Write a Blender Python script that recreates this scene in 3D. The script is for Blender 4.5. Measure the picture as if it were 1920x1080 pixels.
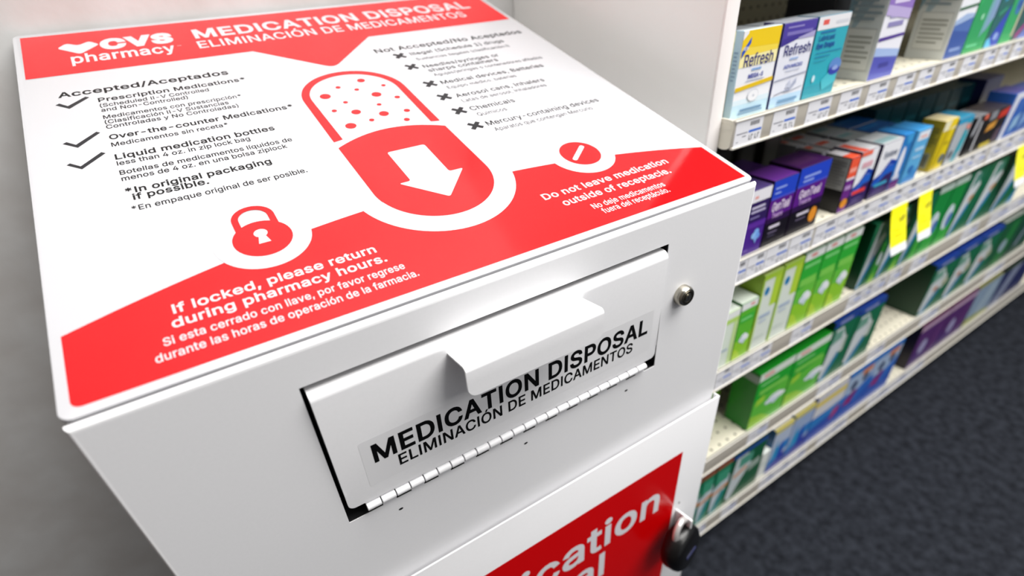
import bpy, bmesh, math, os
from mathutils import Vector, Matrix
sc = bpy.context.scene
for o in list(bpy.data.objects): bpy.data.objects.remove(o, do_unlink=True)
H = 1.02                                   # height of the cabinet's front top edge above the carpet
# ------------------------------------------------------------------ camera
cd = bpy.data.cameras.new('camera'); cam = bpy.data.objects.new('camera', cd); sc.collection.objects.link(cam); sc.camera = cam
right = Vector((0.8399, -0.5396, -0.0581)); down = Vector((-0.3502, -0.4572, -0.8175)); fwd = Vector((0.4146, 0.7070, -0.5730))
right.normalize(); fwd = (fwd - right*fwd.dot(right)).normalized(); down = fwd.cross(right)
M3 = Matrix((right, -down, -fwd)).transposed()
cam.matrix_world = Matrix.Translation((-0.1921, -0.3196, 0.1997 + H)) @ M3.to_4x4()
cd.sensor_width = 36; cd.lens = 999.12/1920*36; cd.shift_y = 84.7/1920; cd.clip_start = .02
cd.dof.use_dof = True; cd.dof.focus_distance = .475; cd.dof.aperture_fstop = 3.1
# ------------------------------------------------------------------ light
sc.view_settings.view_transform = 'Standard'; sc.view_settings.look = 'None'; sc.view_settings.gamma = 1
sc.view_settings.use_curve_mapping = False; sc.view_settings.exposure = 0.0
wd = bpy.data.worlds.new('shop_air'); sc.world = wd; wd.use_nodes = True
wd.node_tree.nodes['Background'].inputs[0].default_value = (.92, .95, 1, 1); wd.node_tree.nodes['Background'].inputs[1].default_value = .32
def area(name, loc, sx, sy, power, col=(1, .98, .95), rot=(0, 0, 0)):
    l = bpy.data.lights.new(name, 'AREA'); l.shape = 'RECTANGLE'; l.size = sx; l.size_y = sy; l.energy = power; l.color = col
    o = bpy.data.objects.new(name, l); sc.collection.objects.link(o); o.location = loc; o.rotation_euler = rot; return o
for lx, ly, pw, k in ((.24, .06, 32, 1), (1.4, -.65, 92, 2), (1.5, -2.4, 48, 2)):
    area('ceiling_troffer_light', (lx, ly, 2.75), 1.2*k, .6*k, pw)
# ------------------------------------------------------------------ materials
def lin(c): return c/12.92 if c <= .04045 else ((c + .055)/1.055)**2.4
def hexl(h): return tuple(lin(int(h[i:i+2], 16)/255) for i in (0, 2, 4)) + (1,)
MC = {}
def mat(name, h, rough=.45, metal=0, coat=0, noise=0, nscale=60, bump=0, h2=None, spec=.5):
    if name in MC: return MC[name]
    m = bpy.data.materials.new(name); m.use_nodes = True; nt = m.node_tree; b = nt.nodes['Principled BSDF']
    c = hexl(h); b.inputs['Base Color'].default_value = c; b.inputs['Roughness'].default_value = rough; b.inputs['Metallic'].default_value = metal
    b.inputs['Coat Weight'].default_value = coat; b.inputs['Coat Roughness'].default_value = .08; b.inputs['Specular IOR Level'].default_value = spec
    if noise or bump:
        tc = nt.nodes.new('ShaderNodeTexCoord'); n = nt.nodes.new('ShaderNodeTexNoise'); n.inputs['Scale'].default_value = nscale; n.inputs['Detail'].default_value = 5
        nt.links.new(tc.outputs['Object'], n.inputs['Vector'])
        if noise:
            r = nt.nodes.new('ShaderNodeValToRGB'); r.color_ramp.elements[0].position = .5 - noise; r.color_ramp.elements[1].position = .5 + noise
            r.color_ramp.elements[0].color = hexl(h2 or h); r.color_ramp.elements[1].color = c
            nt.links.new(n.outputs['Fac'], r.inputs['Fac']); nt.links.new(r.outputs['Color'], b.inputs['Base Color'])
        if bump:
            bp = nt.nodes.new('ShaderNodeBump'); bp.inputs['Strength'].default_value = bump; bp.inputs['Distance'].default_value = .002
            nt.links.new(n.outputs['Fac'], bp.inputs['Height']); nt.links.new(bp.outputs['Normal'], b.inputs['Normal'])
    MC[name] = m; return m
def dotmat(name, h, hd, pitch, r, axes):
    m = mat(name, h, .5); nt = m.node_tree; b = nt.nodes['Principled BSDF']
    tc = nt.nodes.new('ShaderNodeTexCoord'); mp = nt.nodes.new('ShaderNodeVectorMath'); mp.operation = 'MULTIPLY'
    mp.inputs[1].default_value = tuple(1/pitch if a in axes else 0 for a in 'xyz'); nt.links.new(tc.outputs['Object'], mp.inputs[0])
    fr = nt.nodes.new('ShaderNodeVectorMath'); fr.operation = 'FRACTION'; nt.links.new(mp.outputs[0], fr.inputs[0])
    sb = nt.nodes.new('ShaderNodeVectorMath'); sb.operation = 'SUBTRACT'; nt.links.new(fr.outputs[0], sb.inputs[0])
    sb.inputs[1].default_value = tuple(.5 if a in axes else 0 for a in 'xyz')
    ln = nt.nodes.new('ShaderNodeVectorMath'); ln.operation = 'LENGTH'; nt.links.new(sb.outputs[0], ln.inputs[0])
    lt = nt.nodes.new('ShaderNodeMath'); lt.operation = 'LESS_THAN'; nt.links.new(ln.outputs['Value'], lt.inputs[0]); lt.inputs[1].default_value = r/pitch
    mx = nt.nodes.new('ShaderNodeMix'); mx.data_type = 'RGBA'; nt.links.new(lt.outputs[0], mx.inputs['Factor'])
    mx.inputs['A'].default_value = hexl(h); mx.inputs['B'].default_value = hexl(hd); nt.links.new(mx.outputs['Result'], b.inputs['Base Color'])
    return m
PAINT = mat('white_powder_coat', 'F3F3F5', .32, noise=.3, nscale=400, bump=.02, h2='F0F0F2', spec=.4)
SIGNW = mat('sign_white_gloss', 'BCBCC0', .10, spec=.35); SIGNR = mat('sign_red_gloss', 'D20F15', .10, spec=.35)
INK = mat('black_ink', '0A0A0B', .4, spec=.2); INKG = mat('charcoal_ink', '1C1C20', .35, spec=.25)
STR = mat('door_red_vinyl', 'E00004', .2, spec=.25); STW = mat('door_white_vinyl', 'F2F1F6', .3)
DARK = mat('painted_cavity_shade', '1A1A1D', .6); CHROME = mat('nickel', 'B9B4A8', .22, 1); CHROMED = mat('dark_nickel', '6B6559', .3, 1)  # DARK paints the shade inside the chute and small holes
BLACKP = mat('black_rubber_vinyl', '0A0A0B', .28); STEEL = mat('bright_steel', 'E2DEDC', .25, .6)
CREAM = mat('cream_enamel', 'D9D5C7', .4, noise=.3, nscale=30, h2='D2CDBE'); RAIL = mat('price_channel_grey', 'B9B3A8', .4); LIP = mat('price_channel_lip', 'D9D5CB', .35)
DECK = dotmat('perforated_cream_deck', 'D8D3C0', '4A463A', .0254, .0031, 'xy'); PEG = dotmat('pegboard_tan', '8F886F', '1E1B14', .0254, .0034, 'xz')
PANEL = mat('end_panel_white', 'F4F3F1', .3, noise=.25, nscale=5, h2='F0EFEC'); PEDGE = mat('end_panel_edge', 'EDE8E6', .4)
def cm(h): return mat('print_' + h, h, .3)
# ------------------------------------------------------------------ geometry helpers
FONT = None
for nm in ('Inter.woff2',):
    try: FONT = bpy.data.fonts.load(os.path.join(bpy.utils.system_resource('DATAFILES'), 'fonts', nm))
    except Exception: FONT = None
class Fr:
    def __init__(s, o, x, y): s.o, s.x, s.y = Vector(o), Vector(x), Vector(y); s.n = s.x.cross(s.y)
    def p(s, a, b, h=0): return s.o + s.x*a + s.y*b + s.n*h
TC = {}
def contours(t, res, bold):                                      # outline loops of a line of text, in font order
    cu = bpy.data.curves.new('t', 'FONT'); cu.body = t.replace('I', '\u0399').replace('l', '\u04cf') if FONT else t
    cu.resolution_u = res; cu.fill_mode = 'NONE'; cu.space_character = 1 + 2.2*bold
    if FONT: cu.font = FONT
    o = bpy.data.objects.new('t', cu); sc.collection.objects.link(o)
    me = bpy.data.meshes.new_from_object(o.evaluated_get(bpy.context.evaluated_depsgraph_get()))
    co = [Vector((v.co.x, v.co.y)) for v in me.vertices]; nx = {}
    for e in me.edges: nx.setdefault(e.vertices[0], []).append(e.vertices[1]); nx.setdefault(e.vertices[1], []).append(e.vertices[0])
    seen = set(); loops = []
    for a in range(len(co)):
        if a in seen or a not in nx: continue
        lp = [a]; seen.add(a); nb = [k for k in nx[a] if k not in seen]
        c = (a + 1) if (a + 1) in nx[a] else (nb[0] if nb else None)   # keep the font's own direction
        while c is not None and c not in seen:
            lp.append(c); seen.add(c); n_ = [k for k in nx[c] if k not in seen]; c = n_[0] if n_ else None
        P = []
        for k in lp:
            if not P or (co[k] - P[-1]).length > 1e-4: P.append(co[k])
        if len(P) > 2 and (P[0] - P[-1]).length < 1e-4: P.pop()
        if len(P) > 2: loops.append(P)
    bpy.data.objects.remove(o); bpy.data.curves.remove(cu); bpy.data.meshes.remove(me)
    return loops
def sarea(P): return sum(P[i-1].x*P[i].y - P[i].x*P[i-1].y for i in range(len(P)))/2
def grow(P, d, s_):                                        # push a loop to the outer side of its own direction
    Q = []
    for p in P:
        if not Q or (p - Q[-1]).length > .004: Q.append(p)
    if len(Q) < 3 or abs(d) < 1e-6: return Q
    out = []
    for i in range(len(Q)):
        a = (Q[i] - Q[i-1]); b = (Q[(i+1) % len(Q)] - Q[i])
        if a.length < 1e-6 or b.length < 1e-6: continue
        a.normalize(); b.normalize(); na = Vector((a.y, -a.x))*s_; nb = Vector((b.y, -b.x))*s_; k = na + nb
        k = na if k.length < .3 else k/max(.5, (1 + na.dot(nb))); out.append(Q[i] + k*d)
    return out
def text_geo(t, bold, res=3):                              # fill each glyph by slicing it into thin trapezoids (winding rule)
    key = (t, bold)
    if key in TC: return TC[key]
    L_ = contours(t, res, bold); ref = max((sarea(P) for P in L_), key=abs); s_ = 1 if ref > 0 else -1
    L_ = [g for g in (grow(P, bold, s_) for P in L_) if len(g) > 2]
    L_.sort(key=lambda P: min(p.x for p in P)); groups = []; right = -1e9
    for P in L_:
        a, b = min(p.x for p in P), max(p.x for p in P)
        if a < right - 1e-4: groups[-1].append(P); right = max(right, b)
        else: groups.append([P]); right = b
    V = []; F_ = []
    for g in groups:
        E_ = [(P[i-1], P[i]) for P in g for i in range(len(P))]; ys = []
        for y in sorted(p.y for P in g for p in P):
            if not ys or y - ys[-1] > .005: ys.append(y)
        top = max(p.y for P in g for p in P); ys[-1] = max(ys[-1], top)
        for y0, y1 in zip(ys, ys[1:]):
            ym = (y0 + y1)/2; cr = []
            for a, b in E_:
                if (a.y > ym) != (b.y > ym):
                    sl = (b.x - a.x)/(b.y - a.y); xm = a.x + sl*(ym - a.y); lo, hi = min(a.x, b.x), max(a.x, b.x)
                    cr.append((xm, min(hi, max(lo, xm + sl*(y0 - ym))), min(hi, max(lo, xm + sl*(y1 - ym))), 1 if b.y < a.y else -1))
            cr.sort(); w = 0
            for k, c in enumerate(cr):
                w0 = w; w += c[3]*s_
                if w0 <= 0 < w: st = c
                elif w0 > 0 >= w:
                    n_ = len(V); V += [Vector((st[1], y0, 0)), Vector((c[1], y0, 0)), Vector((c[2], y1, 0)), Vector((st[2], y1, 0))]; F_.append((n_, n_ + 1, n_ + 2, n_ + 3))
    TC[key] = (V, F_)
    return TC[key]
def capheight(bold): return max(v.y for v in text_geo('H', bold)[0])
class MB:
    def __init__(s): s.v, s.f, s.m, s.mats = [], [], [], []
    def mi(s, m):
        if m not in s.mats: s.mats.append(m)
        return s.mats.index(m)
    def add(s, vs, fs, m):
        k = len(s.v); i = s.mi(m); s.v += [Vector(v) for v in vs]
        for f in fs: s.f.append(tuple(k + a for a in f)); s.m.append(i)
    def bm(s, b, m):
        b.verts.ensure_lookup_table(); b.verts.index_update()
        s.add([v.co for v in b.verts], [tuple(v.index for v in f.verts) for f in b.faces], m); b.free()
    def poly(s, fr, pts, h, m): s.add([fr.p(a, b, h) for a, b in pts], [tuple(range(len(pts)))], m)
    def rect(s, fr, x0, y0, x1, y1, h, m): s.poly(fr, [(x0, y0), (x1, y0), (x1, y1), (x0, y1)], h, m)
    def disc(s, fr, cx, cy, rx, h, m, ry=None, n=40):
        ry = ry or rx; s.poly(fr, [(cx + rx*math.cos(2*math.pi*i/n), cy + ry*math.sin(2*math.pi*i/n)) for i in range(n)], h, m)
    def strip(s, fr, A, B, h, m):
        n = len(A); s.add([fr.p(a, b, h) for a, b in A + B], [(i, n + i, n + i + 1, i + 1) for i in range(n - 1)], m)
    def text(s, fr, t, x0, base, cap, m, h, x1=None, bold=.02, sx=None):
        vs, fs = text_geo(t, bold); xa = min(v.x for v in vs); xb = max(v.x for v in vs); sy = cap/capheight(bold)
        k = (x1 - x0)/(xb - xa) if x1 is not None else (sx or 1)*sy
        s.add([fr.p(x0 + (v.x - xa)*k, base + v.y*sy, h + v.z) for v in vs], fs, m); return x0 + (xb - xa)*k
    def box(s, a, b, m, bev=0, seg=2):
        q = bmesh.new(); bmesh.ops.create_cube(q, size=1)
        for v in q.verts: v.co = Vector([(a[i] + b[i])/2 + v.co[i]*(b[i] - a[i]) for i in range(3)])
        if bev: bmesh.ops.bevel(q, geom=q.edges[:], offset=bev, segments=seg, affect='EDGES', profile=.5)
        s.bm(q, m)
    def prism(s, fr, pts, h0, h1, m, bev=0, seg=2):       # pts outline extruded along the frame normal
        q = bmesh.new(); A = [q.verts.new(fr.p(a, b, h0)) for a, b in pts]; B = [q.verts.new(fr.p(a, b, h1)) for a, b in pts]; n = len(pts)
        q.faces.new(A[::-1]); top = q.faces.new(B)
        for i in range(n): q.faces.new((A[i], A[(i+1) % n], B[(i+1) % n], B[i]))
        bmesh.ops.recalc_face_normals(q, faces=q.faces[:])
        if bev: bmesh.ops.bevel(q, geom=list(top.edges), offset=bev, segments=seg, affect='EDGES', profile=.5)
        s.bm(q, m)
    def lathe(s, o, axis, prof, m, n=32):                  # prof: (distance along axis, radius)
        ax = Vector(axis).normalized(); t = ax.orthogonal().normalized(); u = ax.cross(t); vs = []; fs = []
        for d, r in prof: vs += [Vector(o) + ax*d + (t*math.cos(2*math.pi*i/n) + u*math.sin(2*math.pi*i/n))*r for i in range(n)]
        for k in range(len(prof) - 1):
            fs += [(k*n + i, k*n + (i+1) % n, (k+1)*n + (i+1) % n, (k+1)*n + i) for i in range(n)]
        fs += [tuple(range(n))[::-1], tuple((len(prof)-1)*n + i for i in range(n))]; s.add(vs, fs, m)
    def tube(s, pts, r, m, n=14):
        P = [Vector(p) for p in pts]; vs = []; fs = []; nrm = None
        for i, p in enumerate(P):
            d = (P[min(i+1, len(P)-1)] - P[max(i-1, 0)]).normalized()
            nrm = d.orthogonal().normalized() if nrm is None else (nrm - d*nrm.dot(d)).normalized(); u = d.cross(nrm)
            vs += [p + (nrm*math.cos(2*math.pi*k/n) + u*math.sin(2*math.pi*k/n))*r for k in range(n)]
        for i in range(len(P) - 1): fs += [(i*n + k, i*n + (k+1) % n, (i+1)*n + (k+1) % n, (i+1)*n + k) for k in range(n)]
        fs += [tuple(range(n))[::-1], tuple((len(P)-1)*n + k for k in range(n))]; s.add(vs, fs, m)
    def build(s, name, parent=None, org=(0, 0, 0), smooth=35):
        me = bpy.data.meshes.new(name); o_ = Vector(org); me.from_pydata([v - o_ for v in s.v], [], s.f)
        for m in s.mats: me.materials.append(m)
        me.polygons.foreach_set('material_index', s.m); me.update()
        if smooth: me.shade_smooth(); me.set_sharp_from_angle(angle=math.radians(smooth))
        o = bpy.data.objects.new(name, me); sc.collection.objects.link(o)
        if parent: o.parent = parent
        return o
def rrect(x0, y0, x1, y1, r, n=6):
    out = []
    for cx, cy, a0 in ((x1-r, y0+r, -90), (x1-r, y1-r, 0), (x0+r, y1-r, 90), (x0+r, y0+r, 180)):
        out += [(cx + r*math.cos(math.radians(a0 + 90*i/n)), cy + r*math.sin(math.radians(a0 + 90*i/n))) for i in range(n + 1)]
    return out
def arc(cx, cy, r, a0, a1, n=24): return [(cx + r*math.cos(math.radians(a0 + (a1-a0)*i/n)), cy + r*math.sin(math.radians(a0 + (a1-a0)*i/n))) for i in range(n + 1)]
def roundpoly(pts, r, n=4):
    out = []; N = len(pts)
    for i in range(N):
        p = Vector(pts[i]); a = (Vector(pts[i-1]) - p); b = (Vector(pts[(i+1) % N]) - p); k = min(r, a.length*.45, b.length*.45)
        A = p + a.normalized()*k; B = p + b.normalized()*k
        for j in range(n + 1):
            t = j/n; q = A*(1-t)**2 + p*2*t*(1-t) + B*t*t; out.append((q.x, q.y))
    return out
def tag(o, label=None, cat=None, group=None, kind=None):
    for k, v in (('label', label), ('category', cat), ('group', group), ('kind', kind)):
        if v: o[k] = v
    return o
def thing(name, loc, label, cat, rz=0, group=None):
    o = bpy.data.objects.new(name, None); o.empty_display_size = .1; sc.collection.objects.link(o); o.location = loc; o.rotation_euler = (0, 0, rz)
    return tag(o, label, cat, group)
# ------------------------------------------------------------------ setting
FLOOR = mat('carpet_charcoal_blue', '2B2E35', .95, noise=.2, nscale=42, bump=.6, h2='15171C', spec=.1)
m = MB(); m.box((-2.5, -4, -.05), (6, .572, 0), FLOOR); tag(m.build('floor'), kind='structure')
WALL = mat('painted_wall', 'D2D2D1', .65, noise=.22, nscale=14, bump=.7, h2='C4C1BE')
m = MB(); m.box((-2.5, .572, 0), (6, .70, 2.75), WALL); tag(m.build('wall_back'), kind='structure')
BLOCKER = mat('light_block_brown_grey', '5A5450', .7, noise=.3, nscale=12, h2='524C48')
m = MB(); m.box((-.86, -2.6, 0), (-.76, .572, 2.75), BLOCKER); tag(m.build('wall_light_block'), kind='structure')  # unseen dark wall added to block light from the left
# ------------------------------------------------------------------ medication kiosk
OR = Vector((0, .28, -H))
kiosk = thing('medication_disposal_kiosk', (0, .28, 0), 'white steel medication disposal kiosk with red printed sloping top', 'kiosk')
SA = math.radians(15.9); ca, sa = math.cos(SA), math.sin(SA)
PL = Fr((0, 0, 0), (1, 0, 0), (0, ca, sa))                # plane of the sloping sign
def FRONT(y): return Fr((0, y, 0), (1, 0, 0), (0, 0, 1))
def K(mb, name, parent=kiosk, smooth=35): return mb.build(name, parent, OR, smooth)
# body
q = bmesh.new(); XW = .2985; yb = .5895*ca; zt = .5895*sa
prof = [(0, -H + .0), (0, -.0012), (.0042, -.0005), (.0042, -.0062), (yb, zt - .0095), (yb, -H)]
L = [q.verts.new((-XW, y, z)) for y, z in prof]; R_ = [q.verts.new((XW, y, z)) for y, z in prof]; n = len(prof)
q.faces.new(L); q.faces.new(R_[::-1])
ff = None
for i in range(n):
    f_ = q.faces.new((L[i], R_[i], R_[(i+1) % n], L[(i+1) % n]))
    if i == 0: ff = f_
bmesh.ops.recalc_face_normals(q, faces=q.faces[:])
fe = [e for e in q.edges if all(abs(v.co.y) < 1e-6 for v in e.verts) and not all(v.co.z < -H + .01 for v in e.verts)]
bmesh.ops.bevel(q, geom=fe, offset=.0036, segments=4, affect='EDGES', profile=.5)
fr_ = max([f for f in q.faces if abs(f.calc_center_median().y) < 1e-5], key=lambda f: f.calc_area())
bx = [v.co.x for v in fr_.verts]; bz = [v.co.z for v in fr_.verts]; X0, X1, Z0, Z1 = min(bx), max(bx), min(bz), max(bz)
bmesh.ops.delete(q, geom=[fr_], context='FACES_ONLY')
m = MB(); m.bm(q, PAINT); F0 = FRONT(0)
ox, oz0, oz1 = .1768, -.182, -.0322
for r in ((X0, oz1, X1, Z1), (X0, Z0, X1, oz0), (X0, oz0, -ox, oz1), (ox, oz0, X1, oz1)): m.rect(F0, *r, 0, PAINT)
# folded returns of the opening, then the chute behind it with its shade painted dark
def inner(mb, y0, y1, x0, x1, z0, z1, mt, back=False):
    c = [(x0, z0), (x1, z0), (x1, z1), (x0, z1)]
    vs = [(x, y0, z) for x, z in c] + [(x, y1, z) for x, z in c]
    mb.add(vs, [(i, (i+1) % 4, 4 + (i+1) % 4, 4 + i) for i in range(4)] + ([(4, 5, 6, 7)] if back else []), mt)
inner(m, 0, .0007, -ox, ox, oz0, oz1, PAINT)
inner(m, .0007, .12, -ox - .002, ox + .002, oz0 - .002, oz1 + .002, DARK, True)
body = K(m, 'cabinet_body')
for x in (-.1327, .0023, .136):
    m = MB(); m.disc(F0, x, -.1970, .0022, .00015, DARK, .0013, 16); K(m, 'vent_hole', body)
# sign
sign_parent = None
m = MB(); m.prism(PL, rrect(-.3, .0056, .3, .5895, .008), -.0032, 0, SIGNW, .0007, 2); sign = K(m, 'sign_panel')
h1, h2, h3, h4 = .00012, .00024, .00036, .00048
m = MB(); pts = [(-.293, .581)] + [(-.293, .4683), (-.07, .4683)]
tipw = roundpoly([(-.293, .581), (-.293, .4683), (-.0705, .4683), (.0022, .3955), (.0745, .4683), (.293, .4683), (.293, .581)][::1], .0001)
tipw = [(-.293, .581), (-.293, .4683), (-.0705, .4683)] + roundpoly([(-.0705, .4683), (.0022, .3945), (.0745, .4683)], .012)[5:10] + [(.0745, .4683), (.293, .4683), (.293, .581)]
m.poly(PL, tipw, h1, SIGNR); K(m, 'header_band', sign)
m = MB(); yb_ = lambda x: .1225 - .547*x*x
xs = [-.2932 + .5864*i/60 for i in range(61)]
m.poly(PL, [(-.2932 + .006, .0128)] + [(.2932, .0128)] + [(x, yb_(x)) for x in xs[::-1]] + arc(-.2932 + .006, .0188, .006, 180, 270, 5), h1, SIGNR); K(m, 'lower_band', sign)
# capsule picture
m = MB(); c0 = (.0005, .139)
a0 = math.degrees(math.asin((c0[1] - .1235)/.0775))
m.poly(PL, arc(*c0, .0775, 180 + a0, 360 - a0, 40), h2, SIGNW)
low = [(.0575, .2225)] + [(.0575*(1 - 2*i/16), .2225 + .0175*(1 - (1 - 2*i/16)**2)) for i in range(1, 16)] + [(-.0575, .2225)] + arc(.0005, .140, .0575, 180, 360, 40)
m.poly(PL, low, h3, SIGNR)
m.strip(PL, [(-.0575, .2345)] + arc(.0005, .3235, .0575, 180, 0, 36) + [(.0575, .2345)], [(-.0480, .2365)] + arc(.0005, .3235, .0490, 180, 0, 36) + [(.0480, .2365)], h3, SIGNR)
for (x, s), r in zip([(-.0326, .3284), (.0173, .3517), (-.0125, .3441), (.0044, .3321), (.0359, .3317), (.0199, .3137), (-.0177, .3081), (-.0351, .2944), (.0132, .2907), (.0384, .2997), (-.0154, .284), (.0098, .2702), (.035, .2677), (-.0311, .2586), (-.0073, .2621), (.0265, .2496)],
    [.0058, .0045, .0028, .0027, .0026, .0055, .0026, .0027, .0026, .0031, .0050, .0052, .0034, .0056, .0028, .0032]): m.disc(PL, x, s, r, h3, SIGNR, n=20)
m.poly(PL, roundpoly([(-.0190, .1970), (.0205, .1970), (.0205, .1440), (.0352, .1440), (.0022, .1075), (-.0308, .1440), (-.0190, .1440)], .003), h4, SIGNW)
tag(K(m, 'capsule_picture', sign), 'red and white capsule with a white arrow pointing down')
# padlock picture
m = MB(); lx, ls = -.1567, .1195; a0 = 17
m.poly(PL, arc(lx, ls, .0365, 173, 367, 36), h2, SIGNW); m.disc(PL, lx, ls, .0222, h3, SIGNR)
m.strip(PL, [(lx - .0165, ls + .010)] + arc(lx, .1475, .0165, 180, 0, 20) + [(lx + .0165, ls + .010)], [(lx - .0112, ls + .010)] + arc(lx, .1475, .0112, 180, 0, 20) + [(lx + .0112, ls + .010)], h3 + .00004, SIGNR)
m.disc(PL, lx, .1258, .0052, h4, SIGNW, n=20); m.poly(PL, [(lx - .0021, .124), (lx - .0046, .1130), (lx + .0046, .1130), (lx + .0021, .124)], h4 + .00003, SIGNW)
tag(K(m, 'padlock_picture', sign), 'red padlock symbol in a white ring')
m = MB(); px_, ps = .159, .1195
m.poly(PL, arc(px_, ps, .0365, 173, 367, 36), h2, SIGNW); m.disc(PL, px_, ps, .0218, h3, SIGNR)
fr2 = Fr(PL.p(px_ - .0015, ps + .001), (PL.x*.79 + PL.y*.62), (PL.y*.79 - PL.x*.62)); m.poly(fr2, rrect(-.0160, -.0026, .0160, .0026, .0025, 4), h4, SIGNW)
tag(K(m, 'tablet_picture', sign), 'red tablet symbol with a white score line')
for P_ in ([(-.2724, .4009), (-.2691, .4036), (-.2626, .3955), (-.2467, .4106), (-.2436, .4080), (-.2618, .3893)], [(-.2727, .3226), (-.2696, .3248), (-.2631, .3171), (-.2455, .3349), (-.2427, .3321), (-.2622, .3114)], [(-.2728, .2845), (-.2703, .2867), (-.2631, .2786), (-.2459, .2962), (-.2430, .2932), (-.2626, .2735)]):
    m = MB(); m.poly(PL, P_, h1, INKG); K(m, 'check_mark', sign)
for s in (.4002, .3660, .3168, .2815, .2463, .2108):
    m = MB()
    for k_ in (1, -1):
        f2 = Fr(PL.p(.0874, s), (PL.x + PL.y*k_).normalized(), (PL.y - PL.x*k_).normalized()); m.rect(f2, -.0088, -.0026, .0088, .0026, h1 + (.00004 if k_ > 0 else 0), INKG)
    K(m, 'cross_mark', sign)
T = [('Accepted/Aceptados', -.2690, -.1100, .4160, .0116, 0.019), ('Prescription Medications*', -.237, -.0976, .3945, .0089, 0.017), ('(Scheduled II-V Controlled', -.237, -.1376, .3827, .0073, 0.010), ('and Non-Controlled)', -.237, -.1599, .3727, .0073, 0.010),
 ('Medicamentos con prescripción*', -.237, -.1113, .3575, .0073, 0.010), ('(Clasificación II-V Sustancias', -.237, -.1265, .3472, .0073, 0.010), ('Controladas y No Controladas)', -.237, -.1193, .3372, .0073, 0.010),
 ('Over-the-counter Medications*', -.237, -.0705, .3160, .0089, 0.017), ('Medicamentos sin receta*', -.237, -.1378, .3025, .0073, 0.010), ('Liquid medication bottles', -.237, -.1003, .2789, .0091, 0.017), ('less than 4 oz. in zip lock bag', -.237, -.1263, .2684, .0073, 0.010),
 ('Botellas de medicamentos líquidos de', -.237, -.0917, .2524, .0073, 0.010), ('menos de 4 oz. en una bolsa ziplock', -.237, -.0995, .2422, .0073, 0.010), ('*In original packaging', -.237, -.1201, .2214, .0089, 0.019), ('if possible.', -.2330, -.1755, .2108, .0089, 0.019), ('*En empaque original de ser posible.', -.2361, -.0962, .1951, .0073, 0.010),
 ('Not Accepted/No Aceptados', .0635, .2823, .4165, .0116, 0.015), ('Illegal (Schedule 1) drugs', .1015, .2399, .3965, .0089, 0.012), ('Sustancias Ilegales (clasificación I)', .1020, .2381, .3803, .0073, 0.004), ('Needles/syringes or', .1005, .2081, .3578, .0089, 0.012), ('sharps containers', .1012, .1994, .3455, .0089, 0.012),
 ('Agujas/jeringas o contenedores afilados', .1020, .2599, .3330, .0073, 0.004), ('Medical devices, Batteries', .1005, .2467, .3108, .0089, 0.012), ('Equipo médico, baterías', .1015, .1963, .2972, .0073, 0.004), ('Aerosol cans, Inhalers', .1005, .2231, .2746, .0089, 0.012), ('Latas de aerosol, inhaladores', .1015, .2175, .2620, .0073, 0.004),
 ('Chemicals', .1005, .1585, .2414, .0089, 0.012), ('Químicos', .1015, .1387, .2275, .0073, 0.004), ('Mercury-containing devices', .1003, .2542, .2055, .0089, 0.012), ('Aparatos que contengan Mercurio', .1020, .2344, .1922, .0073, 0.004)]
for part, lbl in ((T[:16], 'black list of accepted items'), (T[16:], 'black list of items not accepted')):
    m = MB()
    for t, a, b, s, cap, bo in part: m.text(PL, t, a, s, cap, INK, h1, x1=b, bold=bo)
    tag(K(m, 'list_lettering', sign, 0), lbl)
WT = [(t, a, b, s, cap, bo) for t, a, b, s, cap, bo in [('MEDICATION DISPOSAL', -.1214, .2602, .5258, .0272, .024), ('ELIMINACIÓN DE MEDICAMENTOS', -.1230, .2380, .4952, .0205, .013), ('If locked, please return', -.2301, -.0852, .0655, .0091, 0.018), ('during pharmacy hours.', -.2330, -.0820, .0522, .0091, 0.018),
   ('Si esta cerrado con llave, por favor regrese', -.2406, -.0734, .0384, .0073, 0.012), ('durante las horas de operación de la farmacia.', -.2471, -.0674, .0263, .0073, 0.012), ('Do not leave medication', .0779, .2352, .0664, .0089, 0.018), ('outside of receptacle.', .0898, .2248, .0512, .0089, 0.018), ('No deje medicamentos', .1117, .2019, .0357, .0073, 0.012), ('fuera del receptáculo.', .1162, .1991, .0262, .0073, 0.012)]]
for part, lbl in ((WT[:2], 'white title lettering on the header'), (WT[2:6], 'white notice at the left of the lower band'), (WT[6:], 'white notice at the right of the lower band')):
    m = MB()
    for t, a, b, s, cap, bo in part: m.text(PL, t, a, s, cap, SIGNW, h2, x1=b, bold=bo)
    tag(K(m, 'band_lettering', sign, 0), lbl)
m = MB(); m.text(PL, 'CVS', -.2200, .5240, .0290, SIGNW, h2, x1=-.1450, bold=.058); m.text(PL, 'pharmacy', -.2505, .4945, .0235, SIGNW, h2, x1=-.1480, bold=.018)
m.text(PL, '™', -.1450, .5060, .004, SIGNW, h2, x1=-.1405, bold=0)
hc = (-.2405, .5360)
m.poly(PL, roundpoly([(hc[0], hc[1] - .0185), (hc[0] + .0205, hc[1] + .0035), (hc[0] + .0110, hc[1] + .0155), (hc[0], hc[1] + .0065), (hc[0] - .0110, hc[1] + .0155), (hc[0] - .0205, hc[1] + .0035)], .0045), h2, SIGNW)
tag(K(m, 'logo', sign, 0), 'white heart and chain wordmark on the red header')
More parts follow.
